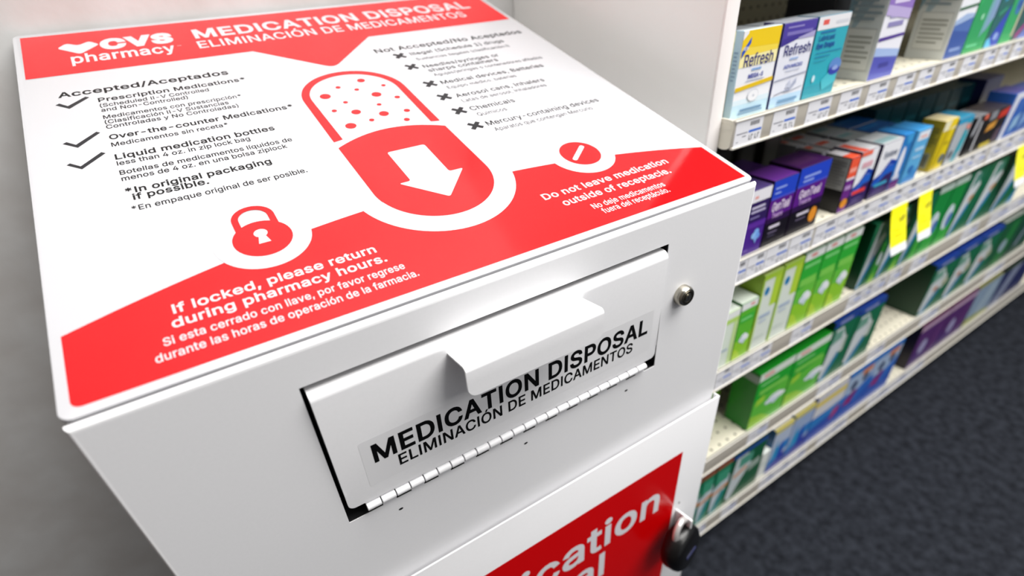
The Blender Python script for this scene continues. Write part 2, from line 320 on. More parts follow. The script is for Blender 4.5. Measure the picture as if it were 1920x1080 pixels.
# drop door
m = MB(); q = bmesh.new()
yz = [(-.0012, -.1668), (-.0045, -.0455)]
a_ = [(-.0045 + .0075*(1 - math.cos(math.radians(t))), -.0455 + .0075*math.sin(math.radians(t))) for t in range(0, 91, 15)]
pr = [(-.0012, -.1668)] + a_ + [(.016, -.0380), (.016, -.0400), (.004, -.0400), (.0006, -.1668)]
W2 = .1734; A = [q.verts.new((-W2, y, z)) for y, z in pr]; B = [q.verts.new((W2, y, z)) for y, z in pr]; n = len(pr)
q.faces.new(A); q.faces.new(B[::-1])
for i in range(n): q.faces.new((A[i], B[i], B[(i+1) % n], A[(i+1) % n]))
bmesh.ops.recalc_face_normals(q, faces=q.faces[:])
ce = [e for e in q.edges if all(v.co.z < -.16 for v in e.verts) and abs(e.verts[0].co.x - e.verts[1].co.x) < 1e-6]
bmesh.ops.bevel(q, geom=ce, offset=.006, segments=5, affect='EDGES', profile=.5)
m.bm(q, PAINT); m.box((-W2, -.002, -.150), (-W2 + .0012, .015, -.044), PAINT); m.box((W2 - .0012, -.002, -.150), (W2, .015, -.044), PAINT)
door = K(m, 'drop_door')
def dy(z): return -.0012 - .0033*(z + .1668)/.1213
FD = Fr((0, dy(-.14), -.14), (1, 0, 0), Vector((0, dy(-.05) - dy(-.14), .09)).normalized())
CLEARL = mat('clear_label_film', 'EFEFF1', .32, spec=.4)
m = MB(); m.poly(FD, rrect(-.152, -.0115, .1635, .0400, .002), .00010, CLEARL); K(m, 'label_film', door)
m = MB(); m.text(FD, 'MEDICATION DISPOSAL', -.1430, .0133, .0196, INK, .00022, x1=.1568, bold=.023); m.text(FD, 'ELIMINACIÓN DE MEDICAMENTOS', -.1238, -.0027, .0124, INK, .00022, x1=.1378, bold=.016)
tag(K(m, 'lettering', door, 0), 'black two-line door lettering')
m = MB(); q = bmesh.new(); th = .0016                      # bent sheet pull handle
hp = [(-.003, -.0494)] + [(-.0300 - .0045*math.sin(math.radians(t)), -.0462 - .0045*(1 - math.cos(math.radians(t)))) for t in range(0, 91, 15)] + [(-.0346, -.0620), (-.0348, -.0750)]
def off(pts, d):
    o2 = []
    for i, p in enumerate(pts):
        a = Vector(pts[max(i-1, 0)]); b = Vector(pts[min(i+1, len(pts)-1)]); t = (b - a).normalized(); o2.append((p[0] + t.y*d, p[1] - t.x*d))
    return o2
hi = off(hp, -th); HW = .0672
ring_o = hp + hi[::-1]
A = [q.verts.new((-HW, y, z)) for y, z in ring_o]; B = [q.verts.new((HW, y, z)) for y, z in ring_o]; n = len(ring_o)
k = len(hp)
for i in range(k - 1):
    q.faces.new((A[i], A[i+1], A[n-2-i], A[n-1-i])); q.faces.new((B[i], B[n-1-i], B[n-2-i], B[i+1]))
for i in range(n): q.faces.new((A[i], B[i], B[(i+1) % n], A[(i+1) % n]))
bmesh.ops.recalc_face_normals(q, faces=q.faces[:])
ce = [e for e in q.edges if all(v.co.z < -.0735 for v in e.verts) and abs(e.verts[0].co.x - e.verts[1].co.x) < 1e-6]
bmesh.ops.bevel(q, geom=ce, offset=.009, segments=6, affect='EDGES', profile=.5)
m.bm(q, PAINT); m.box((-.004, -.012, -.066), (.004, -.003, -.060), PAINT, .001)
K(m, 'pull_handle', door)
# piano hinge
m = MB(); m.box((-.160, .0008, -.1700), (.1613, .0016, -.1640), PAINT)
N = 24; p0 = -.160; pw = .3213/N
for i in range(N):
    x0 = p0 + i*pw; isd = i % 2 == 0
    if not isd: m.box((x0 + .0004, .0000, -.1820), (x0 + pw - .0004, .0012, -.1740), PAINT)
hinge = K(m, 'hinge_leaf')
for i in range(N):
    x0 = p0 + i*pw; isd = i % 2 == 0; m = MB()
    m.lathe((x0 + .0003, -.0010, -.1730), (1, 0, 0), [(0, .0032), (.0003, .0036), (pw - .0013, .0036), (pw - .0010, .0032)], PAINT, 18)
    if isd: m.box((x0 + .0004, .0006, -.1745), (x0 + pw - .0004, .0016, -.1660), PAINT)
    K(m, 'hinge_knuckle')
# cam lock
m = MB(); m.lathe((.2047, 0, -.0985), (0, -1, 0), [(0, .0112), (.0062, .0112), (.0085, .0100), (.0092, .0092), (.0092, .0078)], CHROME); m.lathe((.2047, -.0086, -.0985), (0, -1, 0), [(0, .0079), (.0012, .0076), (.0012, .0056), (.0004, .0054), (.0004, .0050)], CHROMED)
m.lathe((.2047, -.0088, -.0985), (0, -1, 0), [(0, .0044), (.0016, .0042), (.0016, .001)], CHROME, 24); m.box((.2041, -.0106, -.1012), (.2053, -.0100, -.0958), DARK)
tag(K(m, 'cam_lock'), 'round nickel key lock')
# lower door
zd = -.2856; yd = -.0092
m = MB(); q = bmesh.new()
for a, b in (((-.3, yd, -H + .06), (.3, yd + .0022, zd)), ((.2980, yd + .001, -H + .06), (.3, -.0002, zd)), ((-.3, yd + .001, -H + .06), (-.298, -.0002, zd))):
    m.box(a, b, PAINT, .0007, 2)
ldoor = K(m, 'lower_door'); FL = FRONT(yd)
m = MB(); m.rect(FL, -.2433, -.86, .2433, -.3555, .00012, STR); m2 = K(m, 'red_decal', ldoor)
# the two lines of the decal: sized so that 'cation' spans its measured width
def tw(t, bo):
    vs = text_geo(t, bo)[0]; return min(v.x for v in vs), max(v.x for v in vs)
bo = .018; wM = tw('Medication', bo); wI = tw('Medi', bo); cap = .0545
kx = .2125/((wM[1] - wM[0]) - (wI[1] - wI[0]) - .06)
wD = tw('Disposal', bo)
m = MB(); m.text(FL, 'Medication', .2100 - (wM[1] - wM[0])*kx, -.4540, cap, STW, .00026, x1=.2100, bold=bo)
m.text(FL, 'Disposal', .1125 - (wD[1] - wD[0])*kx, -.5230, cap, STW, .00026, x1=.1125, bold=bo)
tag(K(m, 'decal_lettering', ldoor, 0), 'white lettering on the red decal')
m = MB(); fy = Fr((.2545, 0, 0), (0, -1, 0), (0, 0, 1))
m.prism(fy, roundpoly([(.008, -.536), (.0385, -.531), (.0385, -.4815), (.008, -.4872)], .003), -.0, .0028, PAINT, .0005, 1)
m.disc(FL, .2559, -.4735, .0016, .0001, DARK, .0022, 14)
hasp = K(m, 'hasp_tab', ldoor)
# padlock hanging from the hasp
pc = Vector((.241, -.036, -.535))
pl_ = thing('padlock', (pc.x, pc.y, pc.z - .045 + H), 'black rubber-covered padlock hanging from the hasp of the white lower door', 'padlock')
PO = Vector((pc.x, pc.y, pc.z - .045))
ax = Vector((.25, -1, .12)).normalized()
m = MB(); m.lathe(pc - ax*.017, ax, [(0, .022), (.001, .030), (.005, .0355), (.010, .0375), (.022, .0375), (.028, .0355), (.0325, .030), (.034, .022)], BLACKP, 40)
lb = m.build('lock_body', pl_, PO)
m = MB(); up = (Vector((0, 0, 1)) - ax*ax.z).normalized(); sd = ax.cross(up)
f3 = Fr(pc + ax*.0172, -sd, up); m.prism(f3, rrect(-.014, -.0055, .014, -.0005, .0024, 4), 0, .0008, mat('lock_print_blue', '30345A', .3)); tag(m.build('badge_strip', lb, PO), 'faint bluish strip on the lock face')
m = MB(); pts = [pc + sd*(.0165*math.cos(math.radians(t))) + up*(.030 + (.022 if 0 < t < 180 else 0)*1.0*math.sin(math.radians(t))) for t in range(0, 181, 10)]
m.tube([pts[0] - up*.012] + pts + [pts[-1] - up*.012], .0048, STEEL); tag(m.build('shackle', pl_, PO), 'bright steel shackle')
# ------------------------------------------------------------------ gondola shelving
TH = math.radians(.8); GO = Vector((.4, .12, 0)); GU = Vector((math.cos(TH), math.sin(TH), 0)); GV = Vector((-math.sin(TH), math.cos(TH), 0))
def G(u, v, z): return GO + GU*u + GV*v + Vector((0, 0, z + H))
gon = thing('gondola_shelving', G(0, 0, -H), 'cream store shelving bay with five price-railed shelves and white end panel', 'shelving', TH)
def GB(mb, name, parent=gon, smooth=35): return mb.build(name, parent, (0, 0, -H), smooth)
LEN = 2.44; BACK = .41
ROWS = [(.0195, -.0165, 'top'), (-.1965, -.2420, 'second'), (-.4185, -.4660, 'third'), (-.6680, -.7160, 'fourth'), (-.9080, -.9580, 'bottom')]
m = MB(); m.box((-.0150, .022, -H), (.0080, .4515, .62), PANEL, .0012); m.box((-.0148, .0190, -H), (.0079, .0222, .62), PEDGE, .001)
tag(GB(m, 'end_panel'), 'plain white end panel beside the kiosk')
m = MB(); m.box((.0082, BACK, -H), (LEN, BACK + .02, .62), PEG); GB(m, 'back_panel')
m = MB(); m.box((.0082, .03, -H), (LEN, BACK, -.962), mat('kick_plate_dark', '2A2926', .6)); GB(m, 'kick_plate')
for zt_, zb_, nm in [(.285, .249, 'upper')] + ROWS:
    dk = .005 if nm == 'top' else 0
    m = MB(); m.box((.0082, .003, zt_ - .012), (LEN, BACK, zt_ - .001 - dk), CREAM); m.rect(Fr((0, 0, zt_ - .0008 - dk), (1, 0, 0), (0, 1, 0)), .0082, .003, LEN, BACK, 0, DECK)
    f4 = Fr((.0085, 0, 0), (0, 1, 0), (0, 0, 1))
    m.prism(f4, roundpoly([(0, zt_), (.05, zt_), (.05, zt_ - .02), (.016, zb_ - .002), (.002, zb_)], .008), 0, .004, CREAM, .0005)
    sh = GB(m, 'shelf')
    m = MB(); m.box((.0088, -.0008, zb_), (LEN, .0022, zt_), RAIL, .0004); m.box((.0088, -.0030, zt_ - .0022), (LEN, .004, zt_), LIP, .0006); m.box((.0088, -.0034, zb_), (LEN, .0022, zb_ + .0030), LIP, .0008)
    GB(m, 'price_rail', sh)
# ---- price labels
WHITE = mat('label_paper', 'E9E9EE', .35); BLUEI = cm('3F6FD0'); GREYI = cm('8C8C96'); DKI = cm('3A3A40')
def label_mesh(w, h, seed):
    m = MB(); m.box((-w/2, -.0007, -h/2), (w/2, 0, h/2), WHITE); f = Fr((-w/2, -.0007, -h/2), (w, 0, 0), (0, 0, h)); f.n = Vector((0, -1, 0)); e = .00012
    x = .52
    for i in range(9):
        bw = (.018, .03, .012, .024)[(i*7 + seed) % 4]; m.rect(f, x, .72, x + bw, .90, e, DKI); x += bw + .018
    m.rect(f, .50, .44, .97, .54, e, BLUEI); m.rect(f, .06, .46, .46, .51, e, GREYI); m.rect(f, .28, .32, .42, .37, e, GREYI); m.rect(f, .08, .14, .16, .17, e, GREYI)
    for i, xx in enumerate((.54, .62, .76, .86)):
        m.rect(f, xx, .12, xx + .022, .33, e, DKI); m.rect(f, xx, .30 if (i + seed) % 2 else .12, xx + .065, .34 if (i + seed) % 2 else .16, e, DKI)
    o = m.build('price_label'); me = o.data; bpy.data.objects.remove(o); return me
ORD = ['first', 'second', 'third', 'fourth', 'fifth', 'sixth', 'seventh', 'eighth', 'ninth', 'tenth', 'eleventh', 'twelfth', 'thirteenth', 'fourteenth', 'fifteenth', 'sixteenth', 'seventeenth', 'eighteenth', 'nineteenth']
LAB = [[(.011, .065), (.086, .138), (.163, .219), (.241, .295), (.316, .372), (.396, .450), (.465, .512), (.537, .591), (.615, .667), (.695, .744), (.757, .801), (.82, .861)],
 [(.062, .099), (.101, .145), (.1465, .206), (.209, .272), (.280, .344), (.346, .405), (.407, .450), (.4515, .519), (.521, .565), (.567, .622), (.624, .681), (.687, .729), (.731, .772), (.774, .819), (.821, .865), (.867, .924), (.939, 1.0), (1.003, 1.062), (1.065, 1.133)],
 [(.080, .123), (.125, .177), (.179, .239), (.303, .371), (.498, .553), (.555, .592), (.594, .651), (.663, .718), (.761, .834), (1.01, 1.099), (1.167, 1.285), (1.288, 1.412)],
 [(.246, .316), (.506, .604), (.724, .805), (.996, 1.094), (1.39, 1.52)],
 [(.137, .162), (.218, .276), (.364, .424), (.426, .489), (.491, .563), (.615, .760), (.866, .985), (.987, 1.090), (1.092, 1.196)]]
for (zt_, zb_, nm), row in zip(ROWS, LAB):
    hh = (zt_ - zb_) - .0058; mesh_cache = {}
    for i, (a, b) in enumerate(row):
        wk = round(b - a, 3)
        if wk not in mesh_cache: mesh_cache[wk] = label_mesh(wk, hh, i)
        o = bpy.data.objects.new('price_label', mesh_cache[wk]); sc.collection.objects.link(o)
        o.location = G((a + b)/2, -.0009, (zt_ + zb_)/2 + .0003); o.rotation_euler = (0, 0, TH)
        tag(o, 'white price label, %s from the left in the rail of the %s shelf in view' % (ORD[i], nm), 'price label', 'price labels on the %s shelf rail' % nm)
# ---- yellow sale tags hanging from the second rail
YEL = cm('F4EE12')
for (u0, u1, lean, lb_) in ((.540, .600, .028, 'left one of the two near yellow sale tags hanging from the second rail'), (.646, .700, .028, 'right one of the two near yellow sale tags hanging from the second rail'), (1.112, 1.170, .028, 'far yellow sale tag at the right edge, hanging from the second rail')):
    m = MB(); w = u1 - u0; hgt = .092; nseg = 6
    for i in range(nseg):
        z0 = -hgt*i/nseg; z1 = -hgt*(i+1)/nseg; y0 = -lean*(i/nseg)**1.2; y1 = -lean*((i+1)/nseg)**1.2; col = YEL if i < 5 else WHITE
        m.add([(-w/2, y0, z0), (w/2, y0, z0), (w/2, y1, z1), (-w/2, y1, z1), (-w/2, y0 + .0005, z0), (w/2, y0 + .0005, z0), (w/2, y1 + .0005, z1), (-w/2, y1 + .0005, z1)], [(0, 3, 2, 1), (4, 5, 6, 7), (0, 4, 7, 3), (1, 2, 6, 5)] + ([(0, 1, 5, 4)] if i == 0 else []) + ([(3, 7, 6, 2)] if i == nseg - 1 else []), col)
    f = Fr((-w/2, -.0007, 0), (1, 0, 0), (0, 0, 1)); f.n = Vector((0, -1, 0)); m.rect(f, w*.55, -.030, w*.68, -.018, .0095, DKI)
    m.rect(f, w*.2, -.047, w*.6, -.045, .0142, cm('C9C21A')); m.rect(f, w*.2, -.056, w*.75, -.054, .0172, cm('C9C21A'))
    o = m.build('sale_tag'); o.location = G((u0 + u1)/2, -.0042, -.2385); o.rotation_euler = (0, 0, TH); tag(o, lb_, 'sale tag', 'yellow sale tags')
# ---- cartons
E = .00018
def art(m, f, items, mt=None):
    for k, it in enumerate(items):
        c = cm(it[-1]); h = E*(1 + .35*k)
        if it[0] == 'r': m.rect(f, *it[1:5], h, c)
        elif it[0] == 'p': m.poly(f, it[1], h, c)
        elif it[0] == 'e': m.disc(f, it[1], it[2], it[3], h, c, it[4], 22)
        elif it[0] == 't':
            vs, fs = text_geo(it[1], it[6] if len(it) > 7 else .01, 2); xa = min(v.x for v in vs); xb = max(v.x for v in vs); ch = max(v.y for v in vs); kx_ = (it[3] - it[2])/(xb - xa); ky = it[5]/ch
            m.add([f.p(it[2] + (v.x - xa)*kx_, it[4] + v.y*ky, h + v.z) for v in vs], fs, c)
def carton(label, u0, u1, row, h, front, items=(), v=.004, d=.05, side=None, top=None, sitems=(), titems=(), group=None, z=None, name='product_carton', rz=0):
    w = u1 - u0 - .0012; m = MB(); z0 = (ROWS[row][0] - (.0056 if row == 0 else 0)) if z is None else z; v = v + (.015 if row == 0 else 0)
    q = bmesh.new(); bmesh.ops.create_cube(q, size=1)
    for vv in q.verts: vv.co = Vector((vv.co.x*w, (vv.co.y + .5)*d, (vv.co.z + .5)*h))
    bmesh.ops.bevel(q, geom=q.edges[:], offset=.0006, segments=1, affect='EDGES')
    q.normal_update(); q.verts.index_update(); vs = [x.co.copy() for x in q.verts]
    by = {}
    for fc in q.faces:
        nn = fc.normal; key = 'f' if nn.y < -.8 else 't' if nn.z > .8 else 's'
        by.setdefault(key, []).append(tuple(x.index for x in fc.verts))
    q.free(); base = len(m.v); m.v += vs
    for key, c in (('f', front), ('s', side or front), ('t', top or front)):
        i = m.mi(cm(c))
        for fc in by.get(key, []): m.f.append(fc); m.m.append(i)
    F = Fr((-w/2 + .0007, 0, .0007), (w - .0014, 0, 0), (0, 0, h - .0014)); F.n = Vector((0, -1, 0)); art(m, F, items)
    S = Fr((-w/2, d - .0007, .0007), (0, -(d - .0014), 0), (0, 0, h - .0014)); S.n = Vector((-1, 0, 0)); art(m, S, sitems)
    Tp = Fr((-w/2 + .0007, .0007, h), (w - .0014, 0, 0), (0, d - .0014, 0)); Tp.n = Vector((0, 0, 1)); art(m, Tp, titems)
    o = m.build(name, smooth=0); o.location = G((u0 + u1)/2, v, z0); o.rotation_euler = (0, 0, TH + rz)
    return tag(o, label, 'box', group)
def lines(n, x0, x1, y0, y1, c, short=.2):
    return [('r', x0, y0 + (y1 - y0)*i/n, x1 - (short if i % 3 == 0 else 0)*(x1 - x0), y0 + (y1 - y0)*(i + .45)/n, c) for i in range(n)]
# top shelf in view: eye drop cartons
carton('yellow and white eye drop carton at the shelf end by the white panel', .0222, .0975, 0, .1015, 'EEEFF4', [
  ('r', 0, 0, 1, .16, 'BFDDEE'), ('r', 0, .16, 1, .22, 'D8E8F2'), ('p', [(0, .60), (1, .60), (1, 1), (.0, 1)], 'F6EDB0'), ('p', [(0, .72), (1, .74), (1, 1), (0, 1)], 'F3D84A'), ('p', [(0, .82), (1, .80), (1, 1), (0, 1)], 'EFCB10'), ('p', [(0, .90), (.12, .97), (.12, 1), (0, 1)], 'EEEFF4'),
  ('p', [(.02, .70), (.22, .86), (.22, .93), (.02, .78)], '2456B8'), ('t', 'NEW', .05, .18, .79, .04, .01, 'EEEFF4'), ('t', 'Refresh', .12, .90, .605, .14, .01, '2B2A78'), ('r', .36, .545, .62, .570, '7FA6D8'), ('t', 'MEGA-3', .30, .70, .46, .05, .03, '27379A'), ('r', .25, .425, .75, .437, 'A9AFC4'),
  ('p', [(0, .325), (.5, .35), (1, .375), (1, .425), (.5, .40), (0, .375)], 'E3BE1C'), ('e', .52, .245, .15, .075, 'C4C8D2'), ('e', .52, .245, .14, .067, 'EEEFF4'), ('e', .53, .24, .03, .016, 'C4C8D2'), ('r', .22, .075, .82, .10, '5F86A8'), ('r', .18, .035, .85, .06, '7D9FBD')], d=.011, side='BFDCEC', top='C4CCD2', sitems=lines(8, .2, .8, .45, .8, '8FB0CC'))
carton('dark navy carton standing at the back of the gap on the top shelf', .345, .425, 0, .155, '14141F', [('r', .1, .2, .9, .7, '1B1C2C')], v=.085, d=.08)
carton('purple and white eye drop carton second from the white end panel', .1005, .1730, 0, .1015, 'E4E6F1', [
  ('r', 0, 0, 1, .14, 'B5D3EC'), ('p', [(0, .74), (.45, .80), (1, .86), (1, 1), (0, 1)], '3E318E'), ('p', [(0, .82), (1, .90), (1, 1), (0, 1)], '4B3C9E'), ('p', [(.5, .80), (1, .80), (1, .87), (.5, .82)], 'A9A3CF'), ('r', .12, .86, .9, .90, '7A70B8'), ('r', .12, .94, .6, .96, '8D84C4'), ('t', 'Refresh', .14, .95, .625, .13, .01, '2B2A78'), ('r', .36, .565, .62, .59, '9DB6DE'), ('t', 'ADVANCED', .22, .80, .47, .045, .02, '3B4FA8'), ('r', .30, .43, .74, .44, 'B7BDD2'),
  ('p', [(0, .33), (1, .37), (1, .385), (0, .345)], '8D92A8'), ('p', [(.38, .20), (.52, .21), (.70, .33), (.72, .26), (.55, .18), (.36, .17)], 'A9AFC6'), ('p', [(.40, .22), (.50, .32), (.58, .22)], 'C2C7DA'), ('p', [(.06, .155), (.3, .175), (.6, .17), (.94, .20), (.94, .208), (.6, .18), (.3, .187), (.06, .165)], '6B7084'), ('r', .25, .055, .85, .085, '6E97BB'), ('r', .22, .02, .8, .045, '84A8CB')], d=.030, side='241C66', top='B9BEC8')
carton('teal lubricant eye drop carton third from the white end panel', .1745, .2510, 0, .1020, '2CA6B8', [
  ('r', 0, 0, 1, .16, '2A97AC'), ('r', 0, .845, 1, 1, 'E6E6EA'), ('r', .14, .90, .32, .96, 'E05A50'), ('r', .55, .89, .95, .93, 'D0D2DA'), ('r', .14, .80, .60, .825, '1B6FA6'), ('t', 'Lubricant', .12, .62, .715, .065, .02, '14539B'), ('t', 'Eye Drops', .10, .66, .625, .065, .03, '14449B'), ('r', .12, .56, .95, .572, '1F7FAE'), ('r', .12, .51, .6, .525, '1F84AE'), ('r', .12, .46, .5, .472, '2F9DBC'), ('p', [(.5, .2), (1, .42), (1, .14), (.6, .06)], '46B6C6'), ('e', .86, .36, .20, .10, '5C86C8'), ('e', .86, .30, .18, .06, '2F3FA6'), ('e', .88, .33, .10, .03, '8FA4DA'), ('e', .22, .25, .045, .045, 'CDE9F2')], d=.032, side='1E6C86', top='9FA8AE')
for i, (a, b, nm) in enumerate(((.0265, .1000, 'yellow'), (.1040, .1755, 'purple'), (.1780, .2535, 'teal'))):
    carton('grey-topped reserve eye drop carton right behind the %s one' % nm, a, b, 0, .097, ('E6DFA8', '8D86BE', '59A8B8')[i], [('r', .1, .3, .9, .5, 'DADDE6')], v=.036, d=.03, side='8A949C', top='AEB4BA', group='reserve eye drop cartons')
greyside = [('p', [(0, .42), (.6, 1), (0, 1)], '7E9AA8'), ('p', [(.1, .30), (1, .85), (1, 1), (.5, 1)], 'A0B4BE'), ('r', .10, .08, .92, .42, 'B9BCBA'), ('r', .12, .09, .90, .41, 'D6D8D5')] + lines(6, .18, .84, .14, .38, 'A0A29C') + lines(10, .10, .92, .48, .95, '8C9BA3')
carton('tall carton with yellow swoosh over purple after the gap on the top shelf', .3420, .4160, 0, .170, 'E7E7F0', [
  ('p', [(0, 0), (1, 0), (1, .20), (0, .26)], '5A62B8'), ('p', [(0, .06), (1, .04), (1, .14), (0, .20)], '4B4FAE'), ('p', [(0, .20), (1, .16), (1, .22), (0, .27)], '9FB6E0'), ('r', .3, .09, .7, .13, '31328C'), ('p', [(0, .315), (1, .33), (1, .355), (0, .345)], '4A2E8C'), ('r', .2, .42, .8, .46, '8C86B8'), ('r', .2, .49, .75, .515, 'A79FCB'), ('p', [(0, .52), (1, .46), (1, 1), (0, 1)], 'B9A9D8'), ('p', [(0, .60), (1, .54), (1, 1), (0, 1)], '8E6FBE'), ('p', [(0, .70), (1, .64), (1, 1), (0, 1)], '6B43A6'), ('r', .2, .60, .8, .66, 'D8CDEB'), ('p', [(0, .78), (.5, .87), (1, 1), (0, 1)], 'F0C22A')], v=.004, d=.055, side='CDD2D2', top='C4CCD2', sitems=greyside)
carton('tall carton with dark green line over a blue base, grey text side', .5800, .6470, 0, .170, 'E9EBF1', [
  ('p', [(0, 0), (1, 0), (1, .38), (.5, .39), (0, .34)], '4468AE'), ('p', [(0, 0), (1, 0), (1, .22), (0, .26)], '2C4F9C'), ('p', [(0, .30), (1, .35), (1, .385), (.5, .395), (0, .345)], '9DB4DA'), ('r', .2, .06, .8, .09, '7C93C8'), ('p', [(0, .43), (1, .45), (1, .475), (0, .455)], '24603C'), ('r', .2, .55, .8, .59, 'B3B7C6'), ('e', .6, .72, .10, .04, '6FA890'), ('r', .2, .8, .85, .85, '8FA0C0')], v=.004, d=.062, side='CFD3D2', top='C4CCD2', sitems=greyside)
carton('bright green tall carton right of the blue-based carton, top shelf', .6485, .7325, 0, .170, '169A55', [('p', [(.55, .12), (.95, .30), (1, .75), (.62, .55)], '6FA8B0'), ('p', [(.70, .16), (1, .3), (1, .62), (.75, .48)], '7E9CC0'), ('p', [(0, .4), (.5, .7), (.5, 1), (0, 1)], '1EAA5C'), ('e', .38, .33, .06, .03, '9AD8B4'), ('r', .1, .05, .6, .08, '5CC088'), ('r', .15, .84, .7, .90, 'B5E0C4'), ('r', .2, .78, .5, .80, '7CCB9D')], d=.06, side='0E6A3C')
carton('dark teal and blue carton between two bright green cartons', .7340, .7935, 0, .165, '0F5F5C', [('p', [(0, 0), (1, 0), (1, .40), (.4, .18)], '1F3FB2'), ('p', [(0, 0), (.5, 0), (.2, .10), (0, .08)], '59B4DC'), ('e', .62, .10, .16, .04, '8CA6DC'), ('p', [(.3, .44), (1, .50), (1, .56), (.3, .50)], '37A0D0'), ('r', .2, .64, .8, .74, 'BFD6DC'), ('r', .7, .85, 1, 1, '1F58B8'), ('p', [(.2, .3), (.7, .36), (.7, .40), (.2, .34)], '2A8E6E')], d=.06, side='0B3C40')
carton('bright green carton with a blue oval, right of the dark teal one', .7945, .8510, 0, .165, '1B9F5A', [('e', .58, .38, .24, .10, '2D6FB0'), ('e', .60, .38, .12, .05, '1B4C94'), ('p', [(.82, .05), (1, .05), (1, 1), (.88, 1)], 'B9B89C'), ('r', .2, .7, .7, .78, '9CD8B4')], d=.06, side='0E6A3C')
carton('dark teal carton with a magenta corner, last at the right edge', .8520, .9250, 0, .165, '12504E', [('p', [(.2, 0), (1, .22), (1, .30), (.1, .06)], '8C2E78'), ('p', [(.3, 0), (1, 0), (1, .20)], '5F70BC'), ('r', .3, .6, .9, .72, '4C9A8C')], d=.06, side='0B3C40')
# second shelf: drops and tears cartons
carton('purple carton with white top band and blue flower half behind the kiosk corner', .0830, .1315, 1, .105, '49218C', [('r', 0, .82, 1, 1, 'E9E7EE'), ('r', .18, .87, .36, .91, 'E69A90'), ('p', [(0, .52), (1, .52), (1, .82), (0, .82)], '2E1B58'), ('r', .12, .72, .8, .755, 'C9C4DC'), ('r', .12, .655, .85, .69, 'B9B3D2'), ('r', .12, .57, .6, .595, '8378AE'), ('r', 0, .42, 1, .50, '5B2C9A'), ('e', .62, .33, .13, .055, '7FB2F0'), ('e', .50, .28, .12, .05, '8FBDF2'), ('e', .72, .26, .12, .05, '6E9FE8'), ('p', [(.50, .26), (.74, .26), (.64, .14)], '82AEEC'), ('r', .1, .07, .3, .09, '8D6FC4')], d=.05, side='2A1358', top='4A3B72')
carton('smaller purple carton with blue top band next to the white-banded one', .1330, .1945, 1, .108, '5A1A86', [('r', 0, 0, 1, .40, '100A18'), ('p', [(0, .36), (1, .36), (1, .46), (0, .44)], '2C0F46'), ('r', 0, .74, 1, 1, '2344C4'), ('r', 0, .72, 1, .75, '4A52C8'), ('r', .10, .87, .55, .90, '8FA4E8'), ('r', .10, .80, .35, .825, '8FA4E8'), ('t', 'GenTeal', .12, .86, .54, .14, .02, 'E9D8F0'), ('t', 'Tears', .18, .62, .435, .075, .02, 'C9A5DC'), ('r', .16, .27, .62, .315, 'DAD3E2'), ('r', .16, .19, .55, .215, '6E6480'), ('r', .16, .14, .5, .155, '55506A')], d=.05, side='1A0A2A', top='5E2A84')
carton('larger purple carton with blue top band and orange oval at its lower right', .1960, .2790, 1, .112, '5A1A86', [('r', 0, 0, 1, .40, '100A18'), ('p', [(0, .36), (1, .36), (1, .46), (0, .44)], '2C0F46'), ('r', 0, .74, 1, 1, '2344C4'), ('r', 0, .72, 1, .75, '4A52C8'), ('r', .16, .84, .70, .875, '8FA4E8'), ('r', .16, .78, .5, .81, '8FA4E8'), ('t', 'GenTeal', .14, .84, .545, .13, .02, 'E9D8F0'), ('t', 'Tears', .18, .58, .45, .07, .02, 'C9A5DC'), ('r', .22, .27, .62, .31, 'DAD3E2'), ('r', .22, .20, .55, .22, '6E6480'), ('e', .80, .20, .13, .12, 'E8942A')], d=.055, side='140818', top='3C1450', titems=[('r', .1, .2, .8, .6, '4A2456')])
for i, (a, b, v_) in enumerate(((.095, .135, .115), (.140, .182, .115), (.187, .235, .110), (.240, .285, .100))):
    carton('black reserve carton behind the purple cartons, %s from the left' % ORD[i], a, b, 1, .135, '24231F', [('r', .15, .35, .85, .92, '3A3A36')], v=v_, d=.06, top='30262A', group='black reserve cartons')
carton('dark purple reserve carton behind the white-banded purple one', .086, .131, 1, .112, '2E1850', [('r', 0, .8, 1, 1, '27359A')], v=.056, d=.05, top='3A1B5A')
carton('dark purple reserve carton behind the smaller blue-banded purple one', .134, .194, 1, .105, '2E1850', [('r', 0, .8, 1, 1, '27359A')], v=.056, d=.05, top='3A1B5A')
carton('narrow carton with an orange-red square on top and grey text side', .3420, .3705, 1, .096, '6B2A86', [('r', 0, .62, 1, 1, 'EE5B3C'), ('r', 0, .60, 1, .64, 'E9E7EE'), ('r', .1, .74, .9, .82, 'F5A08E'), ('r', 0, .12, 1, .24, '17101C'), ('e', .5, .16, .4, .09, 'E8942A'), ('r', .1, .42, .8, .5, 'B592C8')], d=.045, side='17151A', top='D9D6DA', sitems=[('r', .05, .42, .98, .99, 'A8A9A9')] + lines(9, .12, .9, .46, .95, '85878A'), titems=[('r', 0, 0, 1, .4, 'EE5B3C')])
SYS = [('r', 0, 0, 1, .36, '3A2A6E'), ('p', [(0, .30), (.3, .36), (.65, .56), (1, .52), (1, .40), (.6, .36), (.3, .26), (0, .24)], '1E5FC8'), ('p', [(0, .38), (.3, .44), (.65, .66), (1, .60), (1, .52), (.65, .57), (.3, .37), (0, .31)], '1540A8'), ('p', [(0, .24), (.35, .28), (.6, .38), (1, .40), (1, 0), (0, 0)], '33205E')]
carton('white-topped carton with a blue wave and a red strip', .3715, .4265, 1, .100, 'ECEDF2', SYS + [('r', .05, .24, .85, .31, 'E8443C'), ('r', .15, .13, .75, .15, '6E5F98'), ('r', .15, .08, .6, .10, '6E5F98'), ('r', .2, .70, .8, .80, 'D9A9B4'), ('r', .0, .92, .6, 1, 'EE6B50')], d=.05, side='2A2148', top='C9CACD', titems=[('r', .05, 0, .4, .9, 'D8563F')])
